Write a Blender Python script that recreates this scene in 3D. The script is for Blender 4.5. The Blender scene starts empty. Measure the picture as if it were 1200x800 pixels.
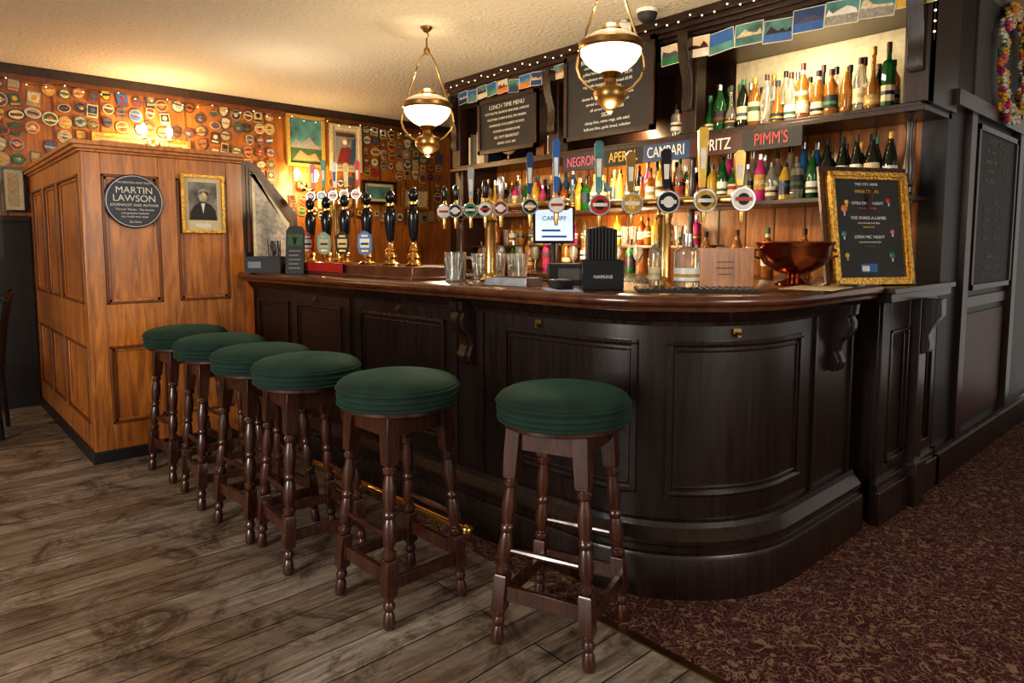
import bpy, math, random
from mathutils import Matrix, Vector
R=math.radians
random.seed(7)
scene=bpy.context.scene

# ------------------------------------------------------------ materials
def _new(name):
    m=bpy.data.materials.new(name); m.use_nodes=True
    nt=m.node_tree; b=nt.nodes['Principled BSDF']
    return m,nt,b
def mat(name,c,rough=.5,metal=0,emit=None,es=0,trans=0,coat=0,var=0.12,vs=30,bump=0,bd=.01):
    m,nt,b=_new(name)
    b.inputs['Roughness'].default_value=rough; b.inputs['Metallic'].default_value=metal
    b.inputs['Transmission Weight'].default_value=trans; b.inputs['Coat Weight'].default_value=coat
    tc=nt.nodes.new('ShaderNodeTexCoord'); n=nt.nodes.new('ShaderNodeTexNoise')
    n.inputs['Scale'].default_value=vs; n.inputs['Detail'].default_value=3
    nt.links.new(tc.outputs['Object'],n.inputs['Vector'])
    r=nt.nodes.new('ShaderNodeValToRGB')
    r.color_ramp.elements[0].position=.3; r.color_ramp.elements[1].position=.7
    r.color_ramp.elements[0].color=(c[0]*(1-var),c[1]*(1-var),c[2]*(1-var),1)
    r.color_ramp.elements[1].color=(min(1,c[0]*(1+var)),min(1,c[1]*(1+var)),min(1,c[2]*(1+var)),1)
    nt.links.new(n.outputs['Fac'],r.inputs['Fac']); nt.links.new(r.outputs['Color'],b.inputs['Base Color'])
    if bump:
        bp=nt.nodes.new('ShaderNodeBump'); bp.inputs['Strength'].default_value=bump; bp.inputs['Distance'].default_value=bd
        nt.links.new(n.outputs['Fac'],bp.inputs['Height']); nt.links.new(bp.outputs['Normal'],b.inputs['Normal'])
    if emit:
        b.inputs['Emission Color'].default_value=(*emit,1); b.inputs['Emission Strength'].default_value=es
    return m
def wood(name,c1,c2,rough=.4,sc=(9,9,.9),coat=.2,ns=3,spec=.5,bs=.12):
    m,nt,b=_new(name)
    tc=nt.nodes.new('ShaderNodeTexCoord'); mp=nt.nodes.new('ShaderNodeMapping'); mp.inputs['Scale'].default_value=sc
    n=nt.nodes.new('ShaderNodeTexNoise'); n.inputs['Scale'].default_value=ns; n.inputs['Detail'].default_value=7; n.inputs['Roughness'].default_value=.6; n.inputs['Distortion'].default_value=1.2
    r=nt.nodes.new('ShaderNodeValToRGB'); r.color_ramp.elements[0].position=.32; r.color_ramp.elements[1].position=.66
    r.color_ramp.elements[0].color=(*c1,1); r.color_ramp.elements[1].color=(*c2,1)
    nt.links.new(tc.outputs['Object'],mp.inputs['Vector']); nt.links.new(mp.outputs['Vector'],n.inputs['Vector'])
    nt.links.new(n.outputs['Fac'],r.inputs['Fac'])
    n2=nt.nodes.new('ShaderNodeTexNoise'); n2.inputs['Scale'].default_value=1.7; n2.inputs['Detail'].default_value=3
    nt.links.new(tc.outputs['Object'],n2.inputs['Vector'])
    r2=nt.nodes.new('ShaderNodeValToRGB'); r2.color_ramp.elements[0].position=.3; r2.color_ramp.elements[0].color=(.62,.58,.55,1); r2.color_ramp.elements[1].position=.65; r2.color_ramp.elements[1].color=(1.1,1.1,1.1,1)
    nt.links.new(n2.outputs['Fac'],r2.inputs['Fac'])
    mx=nt.nodes.new('ShaderNodeMixRGB'); mx.blend_type='MULTIPLY'; mx.inputs['Fac'].default_value=.8
    nt.links.new(r.outputs['Color'],mx.inputs['Color1']); nt.links.new(r2.outputs['Color'],mx.inputs['Color2'])
    nt.links.new(mx.outputs['Color'],b.inputs['Base Color'])
    rr=nt.nodes.new('ShaderNodeMapRange'); rr.inputs['To Min'].default_value=rough-.08; rr.inputs['To Max'].default_value=rough+.12
    nt.links.new(n.outputs['Fac'],rr.inputs['Value']); nt.links.new(rr.outputs['Result'],b.inputs['Roughness'])
    b.inputs['Coat Weight'].default_value=coat; b.inputs['Coat Roughness'].default_value=.22
    b.inputs['Specular IOR Level'].default_value=spec
    bp=nt.nodes.new('ShaderNodeBump'); bp.inputs['Strength'].default_value=bs; bp.inputs['Distance'].default_value=.004
    nt.links.new(n.outputs['Fac'],bp.inputs['Height']); nt.links.new(bp.outputs['Normal'],b.inputs['Normal'])
    return m

def floor_mat():
    m,nt,b=_new('worn_floorboards'); N=nt.nodes.new; L=nt.links.new
    tc=N('ShaderNodeTexCoord')
    wob=N('ShaderNodeTexNoise'); wob.inputs['Scale'].default_value=2.5; L(tc.outputs['Object'],wob.inputs['Vector'])
    wsc=N('ShaderNodeVectorMath'); wsc.operation='SCALE'; wsc.inputs['Scale'].default_value=.022; L(wob.outputs['Color'],wsc.inputs[0])
    wad=N('ShaderNodeVectorMath'); wad.operation='ADD'; L(tc.outputs['Object'],wad.inputs[0]); L(wsc.outputs[0],wad.inputs[1])
    br=N('ShaderNodeTexBrick'); br.offset=.37; br.offset_frequency=2
    br.inputs['Scale'].default_value=1; br.inputs['Brick Width'].default_value=2.3; br.inputs['Row Height'].default_value=.135
    br.inputs['Mortar Size'].default_value=.0034; br.inputs['Mortar Smooth'].default_value=.5; br.inputs['Bias'].default_value=0
    br.inputs['Color1'].default_value=(.175,.120,.080,1); br.inputs['Color2'].default_value=(.29,.225,.163,1); br.inputs['Mortar'].default_value=(.015,.010,.007,1)
    L(wad.outputs[0],br.inputs['Vector'])
    mp=N('ShaderNodeMapping'); mp.inputs['Scale'].default_value=(1.4,13,1); L(tc.outputs['Object'],mp.inputs['Vector'])
    g=N('ShaderNodeTexNoise'); g.inputs['Scale'].default_value=2.6; g.inputs['Detail'].default_value=9; g.inputs['Roughness'].default_value=.75; g.inputs['Distortion'].default_value=.9
    L(mp.outputs['Vector'],g.inputs['Vector'])
    gr=N('ShaderNodeValToRGB'); gr.color_ramp.elements[0].position=.36; gr.color_ramp.elements[0].color=(.38,.32,.28,1)
    gr.color_ramp.elements[1].position=.62; gr.color_ramp.elements[1].color=(1.2,1.18,1.15,1)
    L(g.outputs['Fac'],gr.inputs['Fac'])
    mx=N('ShaderNodeMixRGB'); mx.blend_type='MULTIPLY'; mx.inputs['Fac'].default_value=.85
    L(br.outputs['Color'],mx.inputs['Color1']); L(gr.outputs['Color'],mx.inputs['Color2'])
    w=N('ShaderNodeTexNoise'); w.inputs['Scale'].default_value=1.3; w.inputs['Detail'].default_value=9; w.inputs['Roughness'].default_value=.74
    L(tc.outputs['Object'],w.inputs['Vector'])
    wr=N('ShaderNodeValToRGB'); wr.color_ramp.elements[0].position=.43; wr.color_ramp.elements[0].color=(0,0,0,1); wr.color_ramp.elements[1].position=.57; wr.color_ramp.elements[1].color=(.95,.95,.95,1)
    L(w.outputs['Fac'],wr.inputs['Fac'])
    m3=N('ShaderNodeMixRGB'); m3.blend_type='MULTIPLY'; m3.inputs['Fac'].default_value=1; m3.inputs['Color2'].default_value=(1.28,1.48,1.75,1)
    L(mx.outputs['Color'],m3.inputs['Color1'])
    m2=N('ShaderNodeMixRGB'); L(wr.outputs['Color'],m2.inputs['Fac']); L(mx.outputs['Color'],m2.inputs['Color1']); L(m3.outputs['Color'],m2.inputs['Color2'])
    d=N('ShaderNodeTexNoise'); d.inputs['Scale'].default_value=3.2; d.inputs['Detail'].default_value=10; d.inputs['Roughness'].default_value=.8; d.inputs['Distortion'].default_value=1.4
    L(tc.outputs['Object'],d.inputs['Vector'])
    dr=N('ShaderNodeValToRGB'); dr.color_ramp.elements[0].position=.38; dr.color_ramp.elements[0].color=(.26,.22,.19,1); dr.color_ramp.elements[1].position=.51; dr.color_ramp.elements[1].color=(1,1,1,1)
    L(d.outputs['Fac'],dr.inputs['Fac'])
    m4=N('ShaderNodeMixRGB'); m4.blend_type='MULTIPLY'; m4.inputs['Fac'].default_value=.9; L(m2.outputs['Color'],m4.inputs['Color1']); L(dr.outputs['Color'],m4.inputs['Color2'])
    L(m4.outputs['Color'],b.inputs['Base Color'])
    rr=N('ShaderNodeMapRange'); rr.inputs['To Min'].default_value=.30; rr.inputs['To Max'].default_value=.70
    L(d.outputs['Fac'],rr.inputs['Value']); L(rr.outputs['Result'],b.inputs['Roughness'])
    bp=N('ShaderNodeBump'); bp.inputs['Strength'].default_value=.55; bp.inputs['Distance'].default_value=.009
    L(m4.outputs['Color'],bp.inputs['Height']); L(bp.outputs['Normal'],b.inputs['Normal'])
    return m
def carpet_mat():
    m,nt,b=_new('scroll_carpet'); N=nt.nodes.new; L=nt.links.new
    tc=N('ShaderNodeTexCoord')
    def lines(scale,w,dist,off):
        mp=N('ShaderNodeMapping'); mp.inputs['Location'].default_value=(off,off*.7,0); L(tc.outputs['Object'],mp.inputs['Vector'])
        n=N('ShaderNodeTexNoise'); n.inputs['Scale'].default_value=scale; n.inputs['Detail'].default_value=.6; n.inputs['Distortion'].default_value=dist
        L(mp.outputs['Vector'],n.inputs['Vector'])
        a=N('ShaderNodeMath'); a.operation='SUBTRACT'; a.inputs[1].default_value=.5; L(n.outputs['Fac'],a.inputs[0])
        c=N('ShaderNodeMath'); c.operation='ABSOLUTE'; L(a.outputs[0],c.inputs[0])
        d=N('ShaderNodeMath'); d.operation='LESS_THAN'; d.inputs[1].default_value=w; L(c.outputs[0],d.inputs[0])
        return d
    l1=lines(13,.025,2.2,0); l2=lines(16,.016,3.0,5); l3=lines(21,.008,2.0,11)
    v=N('ShaderNodeTexVoronoi'); v.inputs['Scale'].default_value=15; L(tc.outputs['Object'],v.inputs['Vector'])
    vd=N('ShaderNodeMath'); vd.operation='LESS_THAN'; vd.inputs[1].default_value=.17; L(v.outputs['Distance'],vd.inputs[0])
    def mxm(a,c):
        k=N('ShaderNodeMath'); k.operation='MAXIMUM'; L(a.outputs[0],k.inputs[0]); L(c.outputs[0],k.inputs[1]); return k
    my=mxm(mxm(mxm(l1,l2),l3),vd)
    f=N('ShaderNodeTexNoise'); f.inputs['Scale'].default_value=260; L(tc.outputs['Object'],f.inputs['Vector'])
    mm=N('ShaderNodeMath'); mm.operation='MULTIPLY'; L(my.outputs[0],mm.inputs[0]); mm.inputs[1].default_value=.66
    mx=N('ShaderNodeMixRGB'); mx.inputs['Color1'].default_value=(.060,.018,.020,1); mx.inputs['Color2'].default_value=(.33,.205,.125,1)
    L(mm.outputs[0],mx.inputs['Fac']); L(mx.outputs['Color'],b.inputs['Base Color'])
    b.inputs['Roughness'].default_value=.95; b.inputs['Specular IOR Level'].default_value=.1
    bp=N('ShaderNodeBump'); bp.inputs['Strength'].default_value=.5; bp.inputs['Distance'].default_value=.004
    L(f.outputs['Fac'],bp.inputs['Height']); L(bp.outputs['Normal'],b.inputs['Normal'])
    return m

M_floor=floor_mat(); M_carpet=carpet_mat()
M_ceil=mat('artex_ceiling',(.52,.475,.39),.85,var=.05,vs=34,bump=.7,bd=.022)
M_pine=wood('orange_pine',(.24,.074,.012),(.56,.21,.040),.34,coat=.4)
M_pineD=wood('orange_pine_dark',(.09,.026,.006),(.18,.058,.012),.42)
M_wallp=wood('wall_panelling',(.24,.080,.013),(.46,.175,.030),.42)
M_bar=wood('bar_dark_wood',(.0085,.0047,.0042),(.019,.0092,.0072),.30,coat=.28)
M_barm=wood('bar_moulding_wood',(.011,.0056,.0047),(.025,.0115,.0085),.26,coat=.4)
M_top=wood('bar_top_wood',(.055,.019,.009),(.14,.048,.020),.18,sc=(2,2,2),coat=.8)
M_dark=wood('backbar_mahogany',(.014,.006,.0045),(.038,.0145,.008),.33,coat=.3)
M_stool=wood('stool_wood',(.028,.009,.005),(.078,.023,.011),.25,coat=.6,bs=.05)
M_velvet=mat('green_velvet',(.0022,.0165,.0105),.85,var=.55,vs=9)
M_velvet.node_tree.nodes['Principled BSDF'].inputs['Sheen Weight'].default_value=.12
M_velvet.node_tree.nodes['Principled BSDF'].inputs['Sheen Tint'].default_value=(.10,.42,.28,1)
M_brass=mat('brass',(.72,.45,.16),.2,1)
M_brassD=mat('aged_brass',(.32,.19,.07),.33,1)
M_copper=mat('copper',(.36,.13,.065),.22,1)
M_gold=mat('gilt_frame',(.58,.34,.08),.35,.85,vs=90,var=.4,bump=.5)
M_black=mat('black_gloss',(.008,.008,.009),.14)
M_blackm=mat('black_matte',(.012,.012,.013),.6)
M_slate=mat('chalkboard',(.016,.016,.017),.6,var=.25,vs=9)
M_chalk=mat('chalk',(.62,.60,.55),.8)
M_chalkg=mat('faded_chalk',(.20,.19,.17),.8)
M_white=mat('white_enamel',(.62,.59,.52),.4)
M_cream=mat('cream_paper',(.56,.46,.29),.7)
M_creamwall=mat('cream_wall',(.66,.56,.37),.7)
M_navy=mat('navy_enamel',(.009,.014,.034),.35)
M_red=mat('red_paint',(.38,.018,.013),.4)
M_dkred=mat('dark_red_paint',(.045,.008,.007),.4)
M_blue=mat('blue_paint',(.03,.11,.32),.35)
M_dkblue=mat('dark_blue_paint',(.018,.05,.13),.4)
M_green=mat('green_paint',(.03,.16,.06),.35)
M_yellow=mat('yellow_paint',(.62,.38,.04),.35)
M_orange=mat('orange_paint',(.58,.16,.025),.4)
M_pink=mat('pink_paint',(.54,.12,.19),.4)
M_teal=mat('teal_paint',(.07,.19,.18),.5,var=.6,vs=8)
M_greyp=mat('grey_paint',(.09,.085,.08),.6)
M_steel=mat('steel',(.6,.6,.6),.25,1)
M_grey2=mat('photo_grey',(.15,.14,.13),.4,var=.8,vs=12)
M_darkwall=mat('dark_paint',(.012,.0085,.009),.45,coat=.05)
M_frost=mat('frosted_glass',(.38,.35,.30),.4,var=.35,vs=40)
M_glassclear=mat('clear_glass',(.88,.9,.88),.03,trans=.93)
M_gam=mat('amber_glass',(.36,.10,.012),.05,trans=.5)
M_ggr=mat('green_glass',(.015,.11,.025),.05,trans=.4)
M_gdk=mat('dark_glass',(.010,.012,.008),.05)
M_gpk=mat('pink_gin',(.62,.06,.24),.05,trans=.4)
M_gbl=mat('blue_glass',(.05,.18,.38),.05,trans=.45)
M_gcl=mat('pale_glass',(.72,.70,.58),.04,trans=.85)
M_gyl=mat('yellow_liqueur',(.68,.44,.05),.05,trans=.45)
M_gwh=mat('whisky_glass',(.46,.19,.030),.04,trans=.6)
M_shade=mat('lit_opal_glass',(.9,.85,.72),.3,emit=(1,.80,.50),es=1.7)
M_opal=mat('opal_glass',(.40,.35,.26),.12,emit=(1,.72,.42),es=.18)
M_bulb=mat('warm_bulb',(1,.8,.5),.3,emit=(1,.66,.28),es=45)
M_fairy=mat('fairy_bulb',(1,.8,.5),.3,emit=(1,.74,.42),es=1.8)
M_screen=mat('lit_screen',(.5,.6,.75),.3,emit=(.62,.75,1),es=.45,var=.2,vs=6)
MU=[mat('mat_print_%d'%i,c,.7,var=.3,vs=60) for i,c in enumerate([(.44,.34,.18),(.33,.21,.09),(.22,.028,.018),(.040,.09,.036),(.045,.08,.15),(.42,.25,.045),(.10,.04,.014),(.52,.46,.32),(.02,.018,.018),(.26,.245,.21),(.32,.10,.028),(.48,.40,.25),(.07,.06,.10)])]

# ------------------------------------------------------------ mesh builder
class MB:
    def __init__(s): s.v=[];s.f=[];s.m=[];s.mats=[]
    def mi(s,mt):
        if mt not in s.mats: s.mats.append(mt)
        return s.mats.index(mt)
    def add(s,vs,fs,mt,M=None,fn=None):
        o=len(s.v); i=s.mi(mt)
        for p in vs:
            p=Vector(p)
            if fn: p=Vector(fn(p))
            if M: p=M@p
            s.v.append(p)
        for f in fs: s.f.append([o+k for k in f]); s.m.append(i)
    def box(s,x0,x1,y0,y1,z0,z1,mt,M=None,fn=None):
        vs=[(x,y,z) for z in(z0,z1) for y in(y0,y1) for x in(x0,x1)]
        s.add(vs,[(0,2,3,1),(4,5,7,6),(0,1,5,4),(2,6,7,3),(0,4,6,2),(1,3,7,5)],mt,M,fn)
    def lathe(s,prof,mt,c=(0,0,0),seg=16,M=None,fn=None,cap=True,sq=None):
        vs=[];fs=[];n=len(prof)
        for r,z in prof:
            for k in range(seg):
                a=2*math.pi*(k+.5*(seg==4))/seg; vs.append((c[0]+r*math.cos(a),c[1]+r*math.sin(a),c[2]+z))
        for i in range(n-1):
            for k in range(seg):
                k2=(k+1)%seg; fs.append((i*seg+k,i*seg+k2,(i+1)*seg+k2,(i+1)*seg+k))
        if cap:
            if prof[0][0]>1e-5: fs.append(tuple(range(seg-1,-1,-1)))
            if prof[-1][0]>1e-5: fs.append(tuple((n-1)*seg+k for k in range(seg)))
        s.add(vs,fs,mt,M,fn)
    def tube(s,pts,r,mt,seg=8,M=None,closed=False):
        pts=[Vector(p) for p in pts]; n=len(pts); vs=[];fs=[]
        for i,p in enumerate(pts):
            if closed: t=pts[(i+1)%n]-pts[i-1]
            else: t=pts[min(i+1,n-1)]-pts[max(i-1,0)]
            t.normalize(); up=Vector((0,0,1)) if abs(t.z)<.95 else Vector((1,0,0))
            u=t.cross(up).normalized(); w=t.cross(u)
            rr=r[i] if isinstance(r,(list,tuple)) else r
            for k in range(seg):
                a=2*math.pi*k/seg; vs.append(p+u*rr*math.cos(a)+w*rr*math.sin(a))
        m=n if closed else n-1
        for i in range(m):
            j=(i+1)%n
            for k in range(seg):
                k2=(k+1)%seg; fs.append((i*seg+k,j*seg+k,j*seg+k2,i*seg+k2))
        if not closed:
            fs.append(tuple(range(seg))); fs.append(tuple((n-1)*seg+k for k in range(seg-1,-1,-1)))
        s.add(vs,fs,mt,M)
    def prism(s,poly,y0,y1,mt,M=None):   # poly in x,z extruded along y
        n=len(poly); vs=[(p[0],y0,p[1]) for p in poly]+[(p[0],y1,p[1]) for p in poly]
        fs=[tuple(range(n)),tuple(range(2*n-1,n-1,-1))]+[(i,n+i,n+(i+1)%n,(i+1)%n) for i in range(n)]
        s.add(vs,fs,mt,M)
    def ball(s,c,r,mt,seg=8,rings=5,M=None,sz=1):
        prof=[(max(r*math.sin(math.pi*i/rings),1e-6),-r*sz*math.cos(math.pi*i/rings)) for i in range(rings+1)]
        s.lathe(prof,mt,c,seg,M,cap=False)
    def build(s,name,loc=(0,0,0),yaw=0,parent=None,bevel=0,ang=38):
        me=bpy.data.meshes.new(name); me.from_pydata([tuple(p) for p in s.v],[],s.f); me.update()
        for mt in s.mats: me.materials.append(mt)
        me.polygons.foreach_set('material_index',s.m)
        me.polygons.foreach_set('use_smooth',[True]*len(s.f))
        import bmesh
        bm=bmesh.new(); bm.from_mesh(me); bmesh.ops.recalc_face_normals(bm,faces=bm.faces); bm.to_mesh(me); bm.free()
        try: me.set_sharp_from_angle(angle=R(ang))
        except Exception: pass
        ob=bpy.data.objects.new(name,me); scene.collection.objects.link(ob)
        ob.location=loc; ob.rotation_euler=(0,0,yaw)
        if parent: ob.parent=parent
        if bevel:
            bv=ob.modifiers.new('bevel','BEVEL'); bv.width=bevel; bv.segments=2; bv.limit_method='ANGLE'; bv.angle_limit=R(50)
            bv.harden_normals=False
        return ob
def T(x,y,z=0,yaw=0): return Matrix.Translation((x,y,z))@Matrix.Rotation(yaw,4,'Z')
FA=-math.pi/2      # facing -a (towards room side)
CAM=R(-42.2)
def txt(parent,body,size,loc,yaw,mt,name='lettering',tilt=0,sx=1,align='CENTER',ls=1.0):
    cu=bpy.data.curves.new(name,'FONT'); cu.body=body; cu.size=size; cu.align_x=align; cu.align_y='CENTER'; cu.extrude=.0008
    cu.space_line=ls; cu.materials.append(mt)
    ob=bpy.data.objects.new(name,cu); scene.collection.objects.link(ob)
    ob.location=loc; ob.rotation_euler=(R(90)+tilt,0,yaw); ob.scale=(sx,1,1)
    if parent: 
        ob.parent=parent; ob.matrix_parent_inverse=parent.matrix_basis.inverted()
    return ob

# ------------------------------------------------------------ room shell
CH=2.65; WB=6.5
b=MB(); b.box(-4,1.70,-3.2,WB,-.05,0,M_floor); b.build('floor')
b=MB(); b.box(1.70,7,-3.2,WB,-.05,.002,M_carpet); b.build('carpet')
b=MB(); b.box(1.685,1.715,-3.2,1.60,-.005,.006,M_brassD); b.build('trim_1')
b=MB(); b.box(-4,7,-3.2,WB+.1,CH,CH+.1,M_ceil); b.build('ceiling')
b=MB()
b.box(-4,5.0,WB,WB+.1,0,CH,M_wallp)
for i in range(22):
    x=-2+i*.33
    if x<4.9: b.box(x-.006,x+.006,WB-.006,WB,1.5,CH,M_pineD)
b.build('wall_left')
b=MB(); b.box(-4,4.9,WB-.05,WB,CH-.07,CH,M_dark); b.box(-4,4.9,WB-.03,WB,CH-.11,CH-.07,M_pineD); b.build('trim_2')
b=MB(); b.box(-4,.77,WB-.04,WB,0,1.46,M_darkwall); b.box(-4,.77,WB-.07,WB,1.46,1.50,M_darkwall)
for i in range(8): b.box(-2.5+i*.4,-2.47+i*.4,WB-.055,WB-.04,.1,1.4,M_bar)
b.build('baseboard_left')
b=MB(); b.box(4.9,5.0,4.7,WB,0,CH,M_dark); b.build('wall_back')
b=MB()
b.box(4.0,7,1.10,1.22,0,CH,M_darkwall)
b.box(4.0,7,1.07,1.10,0,.16,M_bar); b.box(4.0,7,1.08,1.10,.16,.2,M_barm)
b.box(4.0,7,1.055,1.10,1.98,2.06,M_dark)
b.box(4.30,4.40,1.070,1.10,.2,1.98,M_dark); b.box(5.35,5.45,1.06,1.10,.2,CH,M_dark)
b.box(4.40,5.35,1.085,1.10,.92,.98,M_dark)
b.box(4.44,5.31,1.092,1.10,.26,.88,M_dkred)
b.box(4.40,5.35,1.092,1.10,2.06,CH,M_greyp)
b.build('wall_right')
b=MB(); b.box(4.05,4.12,1.22,4.7,0,CH,M_dark); b.build('wall_back_bar')

# ------------------------------------------------------------ panelled partition
def panelled(mb,M,W,H,cols,rows,mt,mt2,d=.018):
    xs=[0]+[c for p in cols for c in p]+[W]
    for i in range(0,len(xs),2): mb.box(xs[i],xs[i+1],-d,0,0,H,mt,M)
    zs=[0]+[c for p in rows for c in p]+[H]
    for (x0,x1) in cols:
        for i in range(0,len(zs),2): mb.box(x0,x1,-d,0,zs[i],zs[i+1],mt,M)
        for (z0,z1) in rows:
            for k,(w,dd,mm) in enumerate(((.014,d+.006,mt2),(.030,.010,mt))):
                mb.box(x0,x0+w,-dd,0,z0,z1,mm,M); mb.box(x1-w,x1,-dd,0,z0,z1,mm,M)
                mb.box(x0,x1,-dd,0,z0,z0+w,mm,M); mb.box(x0,x1,-dd,0,z1-w,z1,mm,M)
b=MB()
b.box(.80,1.68,4.49,WB-.06,0,1.80,M_pine)
panelled(b,T(.78,4.49),.90,1.80,[(.10,.40),(.50,.80)],[(.22,.68),(.93,1.68)],M_pine,M_pineD)
panelled(b,T(.80,WB-.06,0,FA),WB-.06-4.47,1.80,[(.10,.55),(.65,1.10),(1.20,1.87)],[(.22,.68),(.93,1.68)],M_pine,M_pineD)
for z0,z1,o in ((1.80,1.815,.012),(1.815,1.835,.03),(1.835,1.86,.045)):
    b.box(.78-o,1.68,4.47-o,WB-.06,z0,z1,M_pine)
b.box(.768,1.67,4.458,WB-.06,0,.07,M_darkwall)
b.build('panelled_partition',bevel=.003)

# scroll-topped glazed side screen next to the partition
b=MB()
def scr(o,zb):
    x0,x1=1.685+o,2.065-o
    pts=[(x0,zb),(x1,zb),(x1,1.46-o)]
    for i in range(13):
        t=i/12; x=x1+(1.79-o*.3-x1)*t
        pts.append((x,1.49-o+.31*(.5-.5*math.cos(math.pi*t))+.03*math.sin(2*math.pi*t)))
    pts+=[(1.74,1.825-o),(x0,1.825-o)]
    return pts
b.prism(scr(0,1.105),4.50,4.55,M_dark)
b.prism(scr(.03,1.13),4.494,4.50,M_pineD)
b.prism(scr(.05,1.15),4.488,4.494,M_dark)
b.prism(scr(.065,1.17),4.484,4.488,M_creamwall)
b.prism(scr(.085,1.19),4.482,4.484,M_frost)
b.build('glazed_side_screen')

# ------------------------------------------------------------ bar
P0=Vector((1.655,4.445)); C0=Vector((2.46,1.73)); RR=.62; A0=R(183.76)
P1=C0+RR*Vector((math.cos(A0),math.sin(A0))); LL=(P1-P0).length; ALEN=(math.pi*1.5-A0)*RR; AEND=3.12
STOT=LL+ALEN+(AEND-2.46)
def pp(s,off):
    if s<=LL:
        t=(P1-P0)/LL; p=P0+t*s; n=Vector((t.y,-t.x)); 
        if n.x>0: n=-n
        return p+n*off
    s2=s-LL
    if s2<=ALEN:
        a=A0+s2/RR; return C0+(RR+off)*Vector((math.cos(a),math.sin(a)))
    return Vector((2.46+s2-ALEN,1.11-off))
def sb(bb): return LL*(4.445-bb)/(4.445-P1.y)
def sa(th): return LL+(R(th)-A0)*RR
def se(a): return LL+ALEN+(a-2.46)
def samples(s0,s1):
    k=int((s1-s0)/.035)+1
    return [s0+(s1-s0)*i/k for i in range(k+1)]
def sweep(mb,s0,s1,prof,mt):
    ss=samples(s0,s1); n=len(prof); vs=[];fs=[]
    for s in ss:
        for o,z in prof:
            p=pp(s,o); vs.append((p.x,p.y,z))
    for i in range(len(ss)-1):
        for k in range(n):
            k2=(k+1)%n; fs.append((i*n+k,i*n+k2,(i+1)*n+k2,(i+1)*n+k))
    fs.append(tuple(range(n-1,-1,-1))); fs.append(tuple((len(ss)-1)*n+k for k in range(n)))
    mb.add(vs,fs,mt)
b=MB()
sweep(b,0,STOT-.02,[(-.52,.003),(-.07,.003),(-.07,1.03),(-.52,1.03)],M_bar)
sweep(b,0,STOT,[(-.08,.003),(0,.003),(0,.15),(-.006,.165),(-.02,.17),(-.02,.19),(-.012,.20),(-.012,.215),(-.03,.235),(-.045,.25),(-.05,.27),(-.062,.275),(-.08,.275)],M_barm)
sweep(b,0,STOT,[(-.08,.985),(-.062,.985),(-.058,1.0),(-.045,1.01),(-.035,1.03),(-.02,1.04),(-.02,1.058),(-.08,1.058)],M_barm)
def bpanel(s0,s1,z0,z1):
    for d,w,o in ((0,.022,.014),(.030,.010,.007)):
        a,c,e,f=s0+d,s1-d,z0+d,z1-d
        for q0,q1 in ((e,e+w),(f-w,f)): sweep(b,a,c,[(-.072,q0),(-.07+o*.5,q0),(-.07+o,(q0+q1)/2),(-.07+o*.5,q1),(-.072,q1)],M_barm)
        for q0,q1 in ((a,a+w),(c-w,c)): sweep(b,q0,q1,[(-.072,e),(-.07+o*.8,e),(-.07+o*.8,f),(-.072,f)],M_barm)
bpanel(sb(4.37),sb(3.97),.36,.93); bpanel(sb(3.88),sb(3.38),.36,.93); bpanel(sb(3.20),sb(2.50),.36,.93)
bpanel(sb(2.12),sa(206),.36,.93); bpanel(sa(217),se(2.60),.36,.93)
for s in (sb(3.29),):
    sweep(b,s-.012,s+.012,[(-.072,.275),(-.055,.275),(-.055,.985),(-.072,.985)],M_barm)
for s in (sb(2.25),sb(2.42),se(2.72),se(3.08)):
    sweep(b,s-.01,s+.01,[(-.072,.275),(-.058,.275),(-.058,.985),(-.072,.985)],M_barm)
for s in (sb(2.335),se(2.90)):
    prof=[(-.07,.76),(-.055,.745),(-.038,.76),(-.030,.785),(-.040,.81),(-.050,.83),(-.045,.86),(-.028,.885),(-.005,.90),(.008,.925),(.010,.955),(-.002,.98),(.012,.99),(.016,1.03),(-.07,1.03)]
    sweep(b,s-.042,s+.042,prof,M_barm)
    sweep(b,s-.014,s+.014,[(o+.010 if o>-.06 else o,z) for o,z in prof],M_barm)
BAR=b.build('bar_counter',bevel=0,ang=30)
b=MB()
sweep(b,-.0,STOT+.03,[(-.60,1.058),(.010,1.058),(.028,1.066),(.034,1.078),(.028,1.092),(.012,1.10),(-.60,1.10)],M_top)
sweep(b,.0,STOT+.02,[(-.02,1.045),(.008,1.045),(.012,1.058),(-.02,1.058)],M_top)
b.build('worktop',parent=BAR,ang=50)
b=MB()
for s in (sb(3.65),sb(2.85),sb(1.92),sa(243)):
    p=pp(s,-.068); q=pp(s,-.06); n=(q-p).normalized()
    M=Matrix.Translation((p.x,p.y,.955))@Matrix.Rotation(math.atan2(n.y,n.x)+math.pi/2,4,'Z')
    b.box(-.016,.016,-.008,.004,0,.020,M_brassD,M); b.box(-.007,.007,-.022,-.004,-.010,-.001,M_brassD,M)
    b.lathe([(.005,0),(.008,.006),(.004,.012)],M_brassD,(0,-.02,-.003),8,M)
b.build('bag_hooks',parent=BAR)
b=MB()
pts=[(1.60-(bb-2.03)*.055,bb,.15) for bb in (2.03,2.5,3.0,3.5,4.0,4.4)]
b.tube(pts,.019,M_brass,12)
b.ball((1.60,2.03,.15),.026,M_brass,12,8)
for bb in (2.25,3.1,4.0):
    x=1.60-(bb-2.03)*.055
    b.tube([(x,bb,.15),(x+.03,bb,.06),(x+.08,bb,.012)],.012,M_brass,8); b.lathe([(.035,.001),(.035,.008),(.02,.014)],M_brass,(x+.085,bb,.0),12)
b.build('brass_foot_rail')

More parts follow.
